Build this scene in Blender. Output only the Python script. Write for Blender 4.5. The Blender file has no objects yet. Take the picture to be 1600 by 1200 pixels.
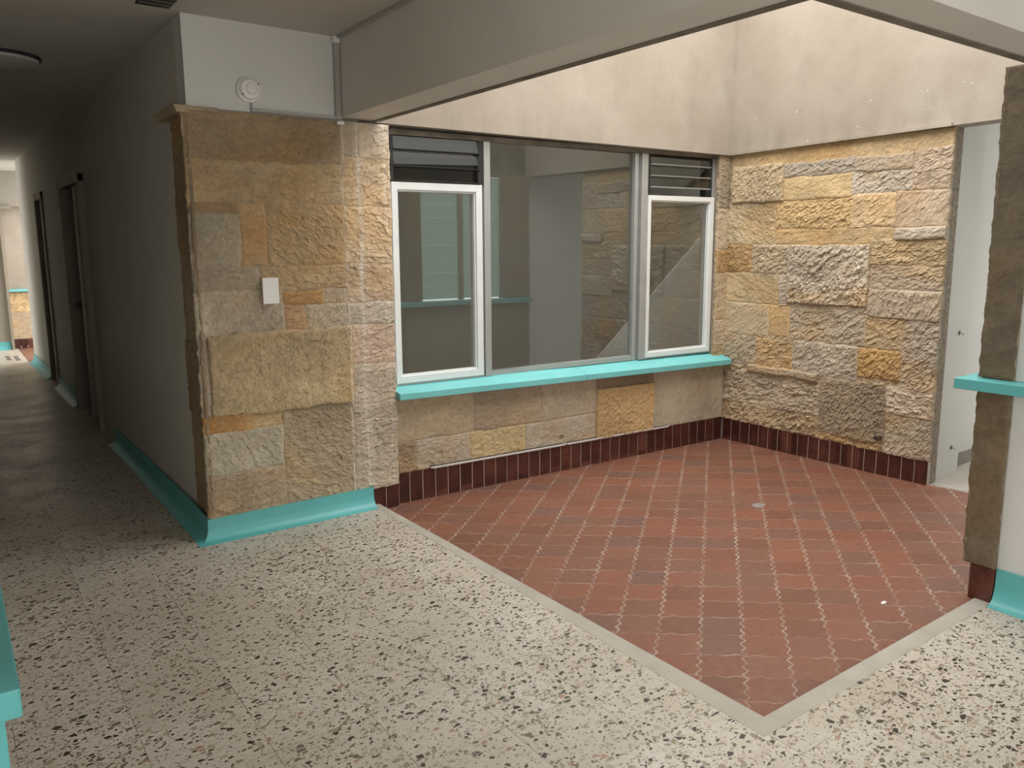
import bpy, math, random
import numpy as np
from mathutils import Matrix, Vector
random.seed(3)
C = bpy.context.scene.collection
SC = bpy.context.scene

# ------------------------------------------------------------------ camera
YAW, PITCH, ROLL, F = math.radians(35.85), math.radians(9.12), math.radians(-.31), 1226.6
fw = Vector((math.sin(YAW)*math.cos(PITCH), math.cos(YAW)*math.cos(PITCH), -math.sin(PITCH)))
rt = Vector((math.cos(YAW), -math.sin(YAW), 0)); up = rt.cross(fw)
r1 = rt*math.cos(ROLL)+up*math.sin(ROLL); u1 = -rt*math.sin(ROLL)+up*math.cos(ROLL)
cd = bpy.data.cameras.new('camera'); cam = bpy.data.objects.new('camera', cd); C.objects.link(cam)
cd.sensor_width = 36; cd.lens = F*36/1600; cd.shift_y = -22.3/1600; cd.clip_start = .02
m = Matrix((r1, u1, -fw)).transposed().to_4x4(); m.translation = Vector((0, 0, 1.55))
cam.matrix_world = m
SC.camera = cam
# ------------------------------------------------------------------ light
w = bpy.data.worlds.new('sky'); SC.world = w; w.use_nodes = True
bg = w.node_tree.nodes['Background']; bg.inputs[0].default_value = (1.0, .965, .915, 1); 
_n = w.node_tree.nodes; _l = w.node_tree.links
_g = _n.new('ShaderNodeTexCoord'); _s = _n.new('ShaderNodeSeparateXYZ'); _l.new(_g.outputs['Generated'], _s.inputs[0])
_p = _n.new('ShaderNodeMapRange'); _l.new(_s.outputs[2], _p.inputs[0])      # overcast sky: the zenith is brighter than the horizon
for _i, _v in enumerate((0, 1, 1.35, 2.5)): _p.inputs[_i+1].default_value = _v
_l.new(_p.outputs[0], bg.inputs[1])
def portal(name, loc, rot, sx, sy):
    l = bpy.data.lights.new(name, 'AREA'); l.shape = 'RECTANGLE'; l.size = sx; l.size_y = sy
    l.cycles.is_portal = True
    o = bpy.data.objects.new(name, l); C.objects.link(o); o.location = loc; o.rotation_euler = rot
PI = math.pi
portal('portal_patio', (3.53, 2.75, 3.58), (0, 0, 0), 2.94, 2.62)
portal('portal_rear', (1.6, -2.55, 1.6), (PI/2, 0, PI), 4.4, 1.6)
portal('portal_left', (-2.97, -.4, 1.6), (0, -PI/2, 0), 1.7, 3.4)
portal('portal_room', (4.4, 4.73, 2.64), (0, 0, 0), 3.0, .5)
portal('portal_passage', (7.95, 1.9, 1.3), (0, PI/2, 0), 2.5, 1.1)  # unseen passage end left open, an added opening to brighten it
portal('portal_far', (-2.2, 13.1, 2.74), (0, 0, 0), 1.7, 2.0)
SC.view_settings.view_transform = 'Standard'; SC.view_settings.look = 'None'
SC.view_settings.gamma = 1; SC.view_settings.exposure = 1.5
SC.view_settings.use_curve_mapping = False

# ------------------------------------------------------------------ node helpers
class NT:
    def __init__(s, name):
        s.m = bpy.data.materials.new(name); s.m.use_nodes = True
        s.t = s.m.node_tree; s.b = s.t.nodes['Principled BSDF']; s.o = s.t.nodes['Material Output']
    def n(s, typ, **k):
        nd = s.t.nodes.new(typ)
        for a, v in k.items(): setattr(nd, a, v)
        return nd
    def set(s, sock, v):
        if isinstance(v, bpy.types.NodeSocket): s.t.links.new(v, sock)
        elif isinstance(v, tuple) and len(v) == 3 and sock.type == 'RGBA': sock.default_value = (*v, 1)
        else: sock.default_value = v
    def math(s, op, a, b=0.0, c=None, clamp=False):
        nd = s.n('ShaderNodeMath', operation=op, use_clamp=clamp)
        s.set(nd.inputs[0], a); s.set(nd.inputs[1], b)
        if c is not None: s.set(nd.inputs[2], c)
        return nd.outputs[0]
    def vmath(s, op, a, b):
        nd = s.n('ShaderNodeVectorMath', operation=op); s.set(nd.inputs[0], a); s.set(nd.inputs[1], b)
        return nd.outputs[0]
    def pos(s): return s.n('ShaderNodeNewGeometry').outputs['Position']
    def sep(s, v):
        nd = s.n('ShaderNodeSeparateXYZ'); s.set(nd.inputs[0], v); return nd.outputs
    def comb(s, x, y, z=0.0):
        nd = s.n('ShaderNodeCombineXYZ'); s.set(nd.inputs[0], x); s.set(nd.inputs[1], y); s.set(nd.inputs[2], z)
        return nd.outputs[0]
    def noise(s, vec, scale, detail=4, rough=.55, dim='3D'):
        nd = s.n('ShaderNodeTexNoise', noise_dimensions=dim)
        s.set(nd.inputs['Vector'], vec); nd.inputs['Scale'].default_value = scale
        nd.inputs['Detail'].default_value = detail; nd.inputs['Roughness'].default_value = rough
        return nd.outputs['Fac'], nd.outputs['Color']
    def white(s, vec, dim='3D'):
        nd = s.n('ShaderNodeTexWhiteNoise', noise_dimensions=dim); s.set(nd.inputs['Vector'], vec)
        return nd.outputs['Value'], nd.outputs['Color']
    def vor(s, vec, scale, feature='F1', dim='2D', rnd=1.0):
        nd = s.n('ShaderNodeTexVoronoi', voronoi_dimensions=dim, feature=feature)
        s.set(nd.inputs['Vector'], vec); nd.inputs['Scale'].default_value = scale
        nd.inputs['Randomness'].default_value = rnd
        return nd.outputs
    def ramp(s, fac, stops, interp='LINEAR'):
        nd = s.n('ShaderNodeValToRGB'); cr = nd.color_ramp; cr.interpolation = interp
        while len(cr.elements) < len(stops): cr.elements.new(.5)
        for e, (p, c) in zip(cr.elements, stops): e.position = p; e.color = (*c, 1) if len(c) == 3 else c
        s.set(nd.inputs[0], fac); return nd.outputs[0]
    def mix(s, fac, a, b, blend='MIX'):
        nd = s.n('ShaderNodeMix', data_type='RGBA', blend_type=blend)
        s.set(nd.inputs[0], fac); s.set(nd.inputs[6], a); s.set(nd.inputs[7], b); return nd.outputs[2]
    def maprange(s, v, a, b, c=0.0, d=1.0):
        nd = s.n('ShaderNodeMapRange'); s.set(nd.inputs[0], v)
        for i, x in enumerate((a, b, c, d)): s.set(nd.inputs[i+1], x)
        return nd.outputs[0]
    def bump(s, h, strength=.3, dist=.01):
        nd = s.n('ShaderNodeBump'); nd.inputs['Strength'].default_value = strength
        nd.inputs['Distance'].default_value = dist; s.set(nd.inputs['Height'], h)
        s.t.links.new(nd.outputs[0], s.b.inputs['Normal'])
    def base(s, c, rough=.7, spec=.5, metal=0.0):
        s.set(s.b.inputs['Base Color'], c); s.set(s.b.inputs['Roughness'], rough)
        s.set(s.b.inputs['Specular IOR Level'], spec); s.set(s.b.inputs['Metallic'], metal)
        return s.m

def paint(name, c, rough=.6, var=.06, scale=3.0, bump=.08, spec=.4, metal=0.0, dirt=None):
    t = NT(name); p = t.pos()
    f, _ = t.noise(p, scale, 5)
    lo = tuple(x*(1-var) for x in c); hi = tuple(min(1, x*(1+var)) for x in c)
    col = t.ramp(f, [(.3, lo), (.7, hi)])
    if dirt:
        g, _ = t.noise(p, 9.0, 6, .65)
        col = t.mix(t.maprange(g, .55, .75, 0, .7), col, dirt)
    h, _ = t.noise(p, 120.0, 3)
    if bump: t.bump(h, bump, .003)
    return t.base(col, rough, spec, metal)

M = {}
M['wall'] = paint('wall_paint', (.60, .585, .54), .65, .04)
M['wallw'] = paint('white_wall_paint', (.66, .67, .65), .6, .03)
M['ceil'] = paint('ceiling_paint', (.50, .485, .45), .8, .04)
M['beam'] = paint('beam_paint', (.63, .605, .56), .7, .04)
M['drip'] = paint('weathered_drip_edge', (.17, .145, .115), .9, .3, 8)
M['teal'] = paint('teal_paint', (.11, .42, .43), .42, .05, 4, .05, .5)
M['tealsill'] = paint('teal_sill_paint', (.17, .53, .54), .5, .05, 6, .08, .45, dirt=(.27, .58, .57))
M['alu'] = paint('aluminium', (.80, .83, .84), .38, .03, 10, 0, .5, .2)
M['alud'] = paint('dull_aluminium', (.40, .41, .40), .45, .06, 10, 0, .5, .35)
M['black'] = paint('black_metal', (.02, .02, .02), .5, .1, 10, 0)
M['pvc'] = paint('white_plastic', (.78, .79, .78), .35, .02, 10, 0)
M['grey'] = paint('grey_conduit', (.38, .38, .36), .5, .05, 10, 0)
M['plate'] = paint('plate_plastic', (.80, .80, .78), .4, .02, 10, 0)
M['frame'] = paint('door_frame_brown', (.25, .215, .165), .55, .08)
M['door'] = paint('door_paint', (.42, .38, .31), .5, .06)
M['conc'] = paint('concrete_floor', (.45, .43, .40), .8, .12, 6, .2)
M['greybase'] = paint('grey_skirting', (.26, .245, .22), .7, .1)
M['grout'] = paint('pale_grout', (.55, .49, .44), .9, .1)
M['steel'] = paint('dark_steel', (.12, .105, .09), .4, .1, 30, 0, .5, .6)
M['roomw'] = paint('interior_wall_paint', (.52, .52, .50), .7, .03)

def mat_fascia():
    t = NT('rendered_plaster'); p = t.pos()
    f, _ = t.noise(p, 1.1, 5, .6); g, _ = t.noise(p, 6, 6, .6)
    c = t.ramp(f, [(.3, (.315, .268, .215)), (.55, (.37, .325, .27)), (.75, (.43, .39, .335))])
    c = t.mix(t.maprange(g, .5, .75, 0, .45), c, (.28, .24, .20))
    z = t.sep(p)[2]
    s, _ = t.noise(t.vmath('MULTIPLY', p, (7, 7, .5)), 1, 4)
    c = t.mix(t.math('MULTIPLY', t.maprange(z, 2.45, 2.2, 0, 1), t.maprange(s, .45, .7, 0, .6)), c, (.24, .21, .175))
    h, _ = t.noise(p, 90, 4, .7); t.bump(h, .35, .006)
    return t.base(c, .9, .2)
M['fascia'] = mat_fascia()

def mat_stone(name, amt=.5, scl=26, bmp=.5, dist=.008):
    t = NT(name); p = t.pos()
    a = t.n('ShaderNodeAttribute', attribute_name='Col')
    g, _ = t.noise(p, 45, 6, .7); k, _ = t.noise(p, 7, 5, .6)
    c = t.mix(t.maprange(g, .3, .7, 0, 1), t.mix(1.0, a.outputs['Color'], (.80, .78, .75), 'MULTIPLY'),
              t.mix(1.0, a.outputs['Color'], (1.16, 1.14, 1.1), 'MULTIPLY'))
    c = t.mix(t.maprange(k, .5, .8, 0, .35), c, (.33, .24, .15))
    h, _ = t.noise(p, scl*3, 8, .75); t.bump(h, bmp, dist)
    return t.base(c, .92, .2)
M['stone'] = mat_stone('rock_faced_sandstone')
M['column'] = mat_stone('stained_concrete', bmp=.35, dist=.005)

def mat_terrazzo():
    t = NT('terrazzo'); p = t.pos(); x, y, z = t.sep(p)
    S = .325
    ux = t.math('DIVIDE', t.math('SUBTRACT', x, 1.022), S); uy = t.math('DIVIDE', t.math('SUBTRACT', y, 1.905), S)
    cell = t.comb(t.math('FLOOR', ux), t.math('FLOOR', uy), 0.0)
    wv, wc = t.white(cell); wr, wg, wb = t.sep(wc)
    off = t.vmath('MULTIPLY', wc, (7.3, 5.1, 0))
    n1, nc = t.noise(p, 60, 2)
    q = t.vmath('ADD', t.vmath('ADD', p, off), t.vmath('MULTIPLY', nc, (.006, .006, 0)))
    q = t.vmath('MULTIPLY', q, (1.0, 1.35, 1))
    base = t.ramp(t.noise(p, 220, 3)[0], [(.3, (.47, .44, .39)), (.7, (.63, .60, .545))])
    base = t.mix(t.maprange(t.noise(p, 2.2, 4)[0], .35, .7, 0, 1), t.mix(1.0, base, (.86, .83, .79), 'MULTIPLY'), base)
    base = t.mix(1.0, base, t.comb(t.maprange(wv, 0, 1, .92, 1.06), t.maprange(wv, 0, 1, .92, 1.06), t.maprange(wr, 0, 1, .89, 1.07)), 'MULTIPLY')
    base = t.mix(t.maprange(t.noise(p, 28, 5, .7)[0], .42, .68, 0, .55), base, (.40, .35, .285))
    chips = [(40, .10, [(0, (.045, .038, .028)), (.25, (.15, .12, .09)), (.5, (.27, .23, .17)), (.72, (.36, .31, .24)), (.93, (.33, .22, .16))], .19),
             (62, .10, [(0, (.05, .042, .032)), (.25, (.17, .14, .10)), (.6, (.34, .29, .225)), (.85, (.42, .37, .29))], .19),
             (120, .12, [(0, (.10, .085, .06)), (.4, (.28, .24, .18)), (.7, (.40, .35, .28))], .19)]
    col = base
    for i, (sc, th, st, pr) in enumerate(reversed(chips)):
        vec = t.vmath('ADD', q, (i*3.7, i*1.3, 0))
        o = t.vor(vec, sc); e = t.vor(vec, sc, 'DISTANCE_TO_EDGE')
        cr, cg, cb = t.sep(o['Color'])
        # only some cells carry a chip, each with its own size
        dens = t.maprange(wg, 0, 1, pr-.04, pr+.09)
        thr = t.maprange(cr, 0, 1, .07, .26)
        on = t.math('MULTIPLY', t.math('GREATER_THAN', e['Distance'], thr), t.math('LESS_THAN', cg, dens))
        col = t.mix(on, col, t.ramp(cb, st, 'CONSTANT'))
    fx = t.math('ABSOLUTE', t.math('SUBTRACT', t.math('FRACT', t.math('ADD', ux, .5)), .5))
    fy = t.math('ABSOLUTE', t.math('SUBTRACT', t.math('FRACT', t.math('ADD', uy, .5)), .5))
    ln = t.math('LESS_THAN', t.math('MINIMUM', fx, t.math('MULTIPLY', fy, 1.6)), .0042)
    br = t.maprange(t.noise(p, 5, 3)[0], .35, .6, .25, .85)
    col = t.mix(t.math('MULTIPLY', ln, br), col, (.13, .11, .085))
    rough = t.maprange(t.noise(p, 3, 4)[0], .3, .7, .30, .48)
    return t.base(col, rough, .45)
M['terrazzo'] = mat_terrazzo()

def mat_kerb():
    t = NT('kerb_cement'); p = t.pos()
    f, _ = t.noise(p, 5, 5); g, _ = t.noise(p, 150, 4, .7)
    c = t.ramp(f, [(.3, (.36, .34, .295)), (.7, (.46, .435, .385))])
    c = t.mix(t.maprange(g, .35, .65, .35, 0), c, (.28, .25, .21))
    t.bump(g, .2, .003); return t.base(c, .75, .3)
M['kerb'] = mat_kerb()

def mat_patio():
    t = NT('wavy_clay_tiles'); p = t.pos(); x, y, z = t.sep(p)
    ax, ay, bx, by = .127, -.1105, .121, .1005
    det = ax*by - ay*bx
    X = t.math('SUBTRACT', x, 2.234); Y = t.math('SUBTRACT', y, 1.649)
    m_ = t.math('ADD', t.math('MULTIPLY', X, by/det), t.math('MULTIPLY', Y, -bx/det))
    n_ = t.math('ADD', t.math('MULTIPLY', X, -ay/det), t.math('MULTIPLY', Y, ax/det))
    sw = lambda v, fr, a, ph=0.0: t.math('MULTIPLY', t.math('SINE', t.math('ADD', t.math('MULTIPLY', v, 2*PI*fr), ph)), a)
    jit = t.math('MULTIPLY', t.math('SUBTRACT', t.noise(p, 22, 3)[0], .5), .11)
    P = t.math('ADD', t.math('ADD', m_, sw(n_, 2.7, .042)), jit)
    Q = t.math('ADD', t.math('ADD', n_, sw(m_, 2, .034, .6)), jit)
    fr = lambda v: t.math('ABSOLUTE', t.math('SUBTRACT', t.math('FRACT', t.math('ADD', v, .5)), .5))
    cell = t.comb(t.math('FLOOR', P), t.math('FLOOR', Q), 0.0)
    wv, wc = t.white(cell)
    c = t.ramp(wv, [(0, (.165, .070, .044)), (.3, (.205, .081, .049)), (.55, (.222, .090, .054)), (.75, (.185, .084, .057)), (.9, (.160, .083, .063)), (1, (.235, .086, .049))])
    g, _ = t.noise(p, 30, 5, .6)
    c = t.mix(t.maprange(g, .35, .7, 0, .5), c, t.mix(1.0, c, (.78, .82, .86), 'MULTIPLY'))
    k, _ = t.noise(p, 2.0, 4)
    c = t.mix(t.maprange(k, .45, .75, 0, .35), c, (.21, .115, .08))
    thick = t.maprange(t.noise(p, 11, 3)[0], .35, .65, .012, .028)
    lp = t.math('LESS_THAN', fr(P), t.math('MULTIPLY', thick, 1.15)); lq = t.math('LESS_THAN', fr(Q), t.math('MULTIPLY', thick, .75))
    vis = t.maprange(t.noise(p, 7, 4, .7)[0], .38, .62, .2, 1)
    vis2 = t.maprange(t.noise(p, 5, 4, .7)[0], .42, .62, .08, .9)
    ln = t.math('MAXIMUM', t.math('MULTIPLY', lp, vis), t.math('MULTIPLY', lq, vis2))
    c = t.mix(ln, c, t.mix(t.noise(p, 40, 3)[0], (.25, .20, .16), (.47, .385, .325)))
    # the tiles stop at a cement screed towards the passage
    e = t.math('ADD', x, t.math('MULTIPLY', t.math('SUBTRACT', t.noise(p, 3, 2)[0], .5), .12))
    c = t.mix(t.maprange(e, 5.04, 5.08, 0, 1), c, (.42, .39, .35))
    h = t.math('SUBTRACT', 1.0, t.math('MAXIMUM', lp, lq))
    t.bump(h, .25, .003)
    return t.base(c, t.maprange(g, .3, .7, .42, .62), .4)
M['patio'] = mat_patio()

def mat_glaze():
    t = NT('glazed_brown_tile'); p = t.pos()
    f, _ = t.noise(p, 14, 5, .65)
    oi = t.white(t.vmath('FLOOR', t.vmath('MULTIPLY', p, (11.17, 11.17, 0)), (0, 0, 0)))[0]
    c = t.ramp(t.math('ADD', t.math('MULTIPLY', f, .7), t.math('MULTIPLY', oi, .3)), [(.3, (.040, .012, .009)), (.5, (.072, .022, .016)), (.7, (.125, .045, .033))])
    t.bump(f, .15, .004); return t.base(c, .28, .5)
M['glaze'] = mat_glaze()

def mat_glass(name, tint, refl, rough=0.0):
    t = NT(name)
    tr = t.n('ShaderNodeBsdfTransparent'); tr.inputs[0].default_value = (*tint, 1)
    gl = t.n('ShaderNodeBsdfGlossy'); gl.inputs['Roughness'].default_value = rough
    gl.inputs[0].default_value = (.95, .97, .95, 1)
    lw = t.n('ShaderNodeLayerWeight'); lw.inputs[0].default_value = .5
    fac = t.math('ADD', refl, t.math('MULTIPLY', t.math('POWER', lw.outputs['Facing'], 5.0), 1-refl))
    mx = t.n('ShaderNodeMixShader'); t.t.links.new(fac, mx.inputs[0])
    t.t.links.new(tr.outputs[0], mx.inputs[1]); t.t.links.new(gl.outputs[0], mx.inputs[2])
    t.t.links.new(mx.outputs[0], t.o.inputs[0]); return t.m
M['glass'] = mat_glass('window_glass', (.84, .85, .84), .13)
M['smoked2'] = mat_glass('pale_louvre_glass', (.55, .57, .56), .10)
M['smoked'] = mat_glass('louvre_glass', (.40, .41, .40), .02)
def mat_mint():
    t = NT('mint_obscured_glass')
    t.b.inputs['Transmission Weight'].default_value = .4
    return t.base((.45, .62, .56), .35, .5)
M['mint'] = mat_mint()

# ------------------------------------------------------------------ mesh helpers
class MB:
    def __init__(s): s.v = []; s.f = []
    def add(s, vs, fs):
        k = len(s.v); s.v += [tuple(v) for v in vs]; s.f += [tuple(i+k for i in f) for f in fs]; return s
    def hexa(s, b, t):           # 4 bottom, 4 top points, counter-clockwise from above
        return s.add(list(b)+list(t), [(3, 2, 1, 0), (4, 5, 6, 7), (0, 1, 5, 4), (1, 2, 6, 5), (2, 3, 7, 6), (3, 0, 4, 7)])
    def box(s, x0, y0, z0, x1, y1, z1):
        x0, x1 = sorted((x0, x1)); y0, y1 = sorted((y0, y1)); z0, z1 = sorted((z0, z1))
        q = [(x0, y0), (x1, y0), (x1, y1), (x0, y1)]
        return s.hexa([(*a, z0) for a in q], [(*a, z1) for a in q])
    def prism(s, poly, z0, z1):
        n = len(poly)
        return s.add([(x, y, z0) for x, y in poly]+[(x, y, z1) for x, y in poly],
                     [tuple(range(n))[::-1], tuple(range(n, 2*n))]+[(i, (i+1) % n, n+(i+1) % n, n+i) for i in range(n)])
    def frame_box(s, O, D, N, u0, u1, z0, z1, n0, n1):   # box in a wall's own frame
        P = lambda u, n, z: (O[0]+D[0]*u+N[0]*n, O[1]+D[1]*u+N[1]*n, z)
        return s.hexa([P(u0, n1, z0), P(u1, n1, z0), P(u1, n0, z0), P(u0, n0, z0)],
                      [P(u0, n1, z1), P(u1, n1, z1), P(u1, n0, z1), P(u0, n0, z1)])
    def sweep(s, prof, path):
        # prof: list of (out, z); path: list of ((x,y), (outx,outy)) with mitred out vectors
        n = len(prof); k = len(s.v)
        for (x, y), (ox, oy) in path:
            for o, z in prof: s.v.append((x+ox*o, y+oy*o, z))
        for i in range(len(path)-1):
            for j in range(n):
                a = k+i*n+j; b = k+i*n+(j+1) % n
                s.f.append((a, b, b+n, a+n))
        s.f.append(tuple(k+j for j in range(n))[::-1]); s.f.append(tuple(k+(len(path)-1)*n+j for j in range(n)))
        return s
    def tube(s, pts, r, seg=10):
        pts = [Vector(p) for p in pts]; k = len(s.v); n = len(pts)
        for i, p in enumerate(pts):
            d = (pts[min(i+1, n-1)]-pts[max(i-1, 0)]).normalized()
            a = d.orthogonal().normalized() if abs(d.z) > .99 else d.cross(Vector((0, 0, 1))).normalized(); b = d.cross(a)
            for j in range(seg):
                t = 2*PI*j/seg; s.v.append(tuple(p+a*math.cos(t)*r+b*math.sin(t)*r))
        for i in range(n-1):
            for j in range(seg):
                s.f.append((k+i*seg+j, k+i*seg+(j+1) % seg, k+(i+1)*seg+(j+1) % seg, k+(i+1)*seg+j))
        s.f.append(tuple(range(k, k+seg))[::-1]); s.f.append(tuple(range(k+(n-1)*seg, k+n*seg)))
        return s
    def lathe(s, c, axis, prof, seg=32):   # prof: (radius, distance along axis)
        c = Vector(c); ax = Vector(axis).normalized(); a = ax.orthogonal().normalized(); b = ax.cross(a); k = len(s.v); n = len(prof)
        for r, h in prof:
            for j in range(seg):
                t = 2*PI*j/seg; s.v.append(tuple(c+ax*h+(a*math.cos(t)+b*math.sin(t))*max(r, 1e-5)))
        for i in range(n-1):
            for j in range(seg):
                s.f.append((k+i*seg+j, k+i*seg+(j+1) % seg, k+(i+1)*seg+(j+1) % seg, k+(i+1)*seg+j))
        s.f.append(tuple(range(k, k+seg))[::-1]); s.f.append(tuple(range(k+(n-1)*seg, k+n*seg)))
        return s
    def build(s, name, mat, parent=None, bevel=0, smooth=False):
        me = bpy.data.meshes.new(name); me.from_pydata(s.v, [], s.f); me.materials.append(mat); me.update()
        import bmesh
        b = bmesh.new(); b.from_mesh(me); bmesh.ops.recalc_face_normals(b, faces=b.faces); b.to_mesh(me); b.free()
        o = bpy.data.objects.new(name, me); C.objects.link(o)
        if parent: o.parent = parent
        if bevel:
            md = o.modifiers.new('bevel', 'BEVEL'); md.width = bevel; md.segments = 2; md.limit_method = 'ANGLE'
        if smooth:
            for p in me.polygons: p.use_smooth = True
            md = o.modifiers.new('split', 'EDGE_SPLIT'); md.split_angle = math.radians(40)
        return o
def struct(o, label=None):
    o['kind'] = 'structure'
    if label: o['label'] = label
    return o
def tag(o, label, cat, group=None):
    o['label'] = label; o['category'] = cat
    if group: o['group'] = group
    return o
def empty(name, loc=(0, 0, 0)):
    o = bpy.data.objects.new(name, None); C.objects.link(o); o.location = (0, 0, 0); return o

# ------------------------------------------------------------------ numpy noise and stone relief
def H(ix, iy, s):
    h = (ix.astype(np.int64)*374761393 + iy.astype(np.int64)*668265263 + s*1274126177) & 0xffffffff
    h = ((h ^ (h >> 13))*1274126177) & 0xffffffff
    return ((h ^ (h >> 16)) & 0xffffff)/float(0xffffff)
def vn(x, y, s):
    ix = np.floor(x); iy = np.floor(y); fx = x-ix; fy = y-iy
    fx = fx*fx*(3-2*fx); fy = fy*fy*(3-2*fy)
    a = H(ix, iy, s); b = H(ix+1, iy, s); c = H(ix, iy+1, s); d = H(ix+1, iy+1, s)
    return (a*(1-fx)+b*fx)*(1-fy)+(c*(1-fx)+d*fx)*fy
def fbm(x, y, s, o=4):
    r = 0; a = .5
    for i in range(o): r = r+a*vn(x, y, s+i*17); x = x*2.03; y = y*2.03; a *= .5
    return r/(1-.5**o)
def facet(u, v, cell, ang, asp, s):
    # broken-rock facets: Voronoi cells, each a randomly tilted plane
    ca, sa = np.cos(ang), np.sin(ang)
    wu = u + (fbm(u/cell*.9, v/cell*.9, s+5, 3)-.5)*cell*.9; wv = v + (fbm(u/cell*.9+9, v/cell*.9, s+6, 3)-.5)*cell*.9
    x = (wu*ca+wv*sa)/(cell*asp); y = (-wu*sa+wv*ca)/cell
    ix = np.floor(x); iy = np.floor(y); best = np.full(u.shape, 9e9); h = np.zeros(u.shape)
    for dx in (-1, 0, 1):
        for dy in (-1, 0, 1):
            jx = ix+dx; jy = iy+dy
            px = jx+H(jx, jy, s); py = jy+H(jx, jy, s+1)
            d = (x-px)**2+(y-py)**2
            t1 = H(jx, jy, s+2)-.5; t2 = H(jx, jy, s+3)-.5; t3 = H(jx, jy, s+4)-.5
            hh = t1*(x-px)*1.1+(t2*1.2-.45)*(y-py)+t3*.75
            k = d < best; best = np.where(k, d, best); h = np.where(k, hh, h)
    return h
def panel(name, mat, P0, U, N, w, h, blocks, default, step=.0055, seed=1, parent=None, edge=.006, depth=.03, top=None, dents=(), white=()):
    """relief panel; U along, world z up, N outward. blocks: (u0,v0,u1,v1,colour,amp,angle,cell,protrusion)
    v is measured from P0.z"""
    nu = max(2, int(w/step)); nv = max(2, int(h/step))
    u, v = np.meshgrid(np.linspace(0, w, nu), np.linspace(0, h, nv))
    wob = (fbm(u*9, v*9, seed+90, 3)-.5)*.022; wob2 = (fbm(u*9+40, v*9, seed+91, 3)-.5)*.022
    uu = u+wob; vv = v+wob2
    hgt = np.zeros(u.shape); col = np.zeros(u.shape+(3,)); col[:] = default[0]
    F1 = {}
    def rock(amp, ang, cell, sd):
        return (facet(u, v, cell*.8, ang, 1.7, sd)*.42+facet(u, v, cell*.38, ang+.2, 1.9, sd+30)*.42
                + (fbm(u*7, v*7, sd+60, 4)-.5)*1.1+(fbm(u*70, v*70, sd+61, 3)-.5)*.45)*amp
    bl = [(-1, -1, w+1, h+1, *default)]+list(blocks)
    joint = np.zeros(u.shape)
    for i, b in enumerate(bl):
        u0, v0, u1, v1, c, amp, ang, cell, prot = b
        inside = (uu >= u0) & (uu < u1) & (vv >= v0) & (vv < v1)
        if not inside.any(): continue
        sd = seed+i*7
        d = np.minimum(np.minimum(uu-u0, u1-uu), np.minimum(vv-v0, v1-vv))
        r = rock(amp, ang, cell, sd)
        tone = (fbm(u*3+i, v*3, sd+70, 4)-.5)
        yel = np.clip((fbm(u*2.2+i*3, v*4, sd+77, 4)-.52)*4, 0, 1)
        cc = np.array(c)[None, None, :]*(1+tone[..., None]*.55)
        cc = cc*(1-yel[..., None]*.5)+cc*np.array((1.12, .88, .55))*yel[..., None]*.5
        fl = (facet(u, v, cell*.6, ang, 2.0, sd+30))
        cc = cc*(1+np.clip(fl, -.5, .5)[..., None]*.16)
        bev = np.clip(d/.012, 0, 1)
        hh = prot+r*(.55+.45*np.clip(d/.03, 0, 1))-.0045*(1-bev)*(i > 0)
        hgt = np.where(inside, hh, hgt); col = np.where(inside[..., None], cc, col)
    for (du, dv, dr, dd) in dents:
        q = np.sqrt((u-du)**2+(v-dv)**2); hgt = hgt-np.clip(1-q/dr, 0, 1)**.5*dd
    for (du, wd, a) in white:       # lime run-off lines down the face
        q = np.clip(1-np.abs(u+ (fbm(v*4, v*0+3, 9, 3)-.5)*.012-du)/wd, 0, 1)*a*np.clip(fbm(u*20, v*6, 44, 3)*1.8-.15, 0, 1)
        col = col*(1-q[..., None])+np.array((.70, .65, .58))*q[..., None]
    # ragged rim
    rim = np.minimum(np.minimum(u, w-u), np.minimum(v, h-v))
    hgt = hgt-edge*(1-np.clip(rim/.008, 0, 1))
    hgt = np.maximum(hgt, -depth+.004)
    U = np.array(U, float); N = np.array(N, float); P0 = np.array(P0, float); Z = np.array((0, 0, 1.))
    su = np.where((u <= 1e-6) | (u >= w-1e-6), (fbm(v*30, v*0, seed+5, 3)-.5)*.012, 0)
    V = P0+U*(u+su)[..., None]+Z*v[..., None]+N*hgt[..., None]
    V = V.reshape(-1, 3); cols = col.reshape(-1, 3)
    idx = np.arange(nu*nv).reshape(nv, nu)
    q = np.stack([idx[:-1, :-1], idx[:-1, 1:], idx[1:, 1:], idx[1:, :-1]], -1).reshape(-1, 4)
    ring = np.concatenate([idx[0, :], idx[1:, -1], idx[-1, :-1][::-1], idx[1:-1, 0][::-1]])
    back = V[ring]-N*((V[ring]-P0)@N+depth)[:, None]
    k = len(V); n = len(ring); bi = np.arange(n)+k
    sk = np.stack([ring, bi, np.roll(bi, -1), np.roll(ring, -1)], -1)
    Vt = np.concatenate([V, back]); ct = np.concatenate([cols, cols[ring]])
    faces = q.tolist()+sk.tolist()+[bi.tolist()[::-1]]
    if np.dot(np.cross(U, Z), N) < 0: faces = [f[::-1] for f in faces]
    me = bpy.data.meshes.new(name); me.from_pydata(Vt.tolist(), [], faces); me.materials.append(mat)
    at = me.color_attributes.new('Col', 'FLOAT_COLOR', 'POINT')
    at.data.foreach_set('color', np.concatenate([np.clip(ct, 0, 1), np.ones((len(ct), 1))], 1).astype(np.float32).ravel())
    me.update()
    o = bpy.data.objects.new(name, me); C.objects.link(o)
    if parent: o.parent = parent
    return o

TAN = (.50, .40, .275); YEL = (.56, .42, .25); GRY = (.46, .405, .34); LGR = (.54, .475, .40)
OCH = (.45, .295, .145); BRN = (.33, .255, .175); PNK = (.52, .42, .33); TNG = (.47, .385, .28)

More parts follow.
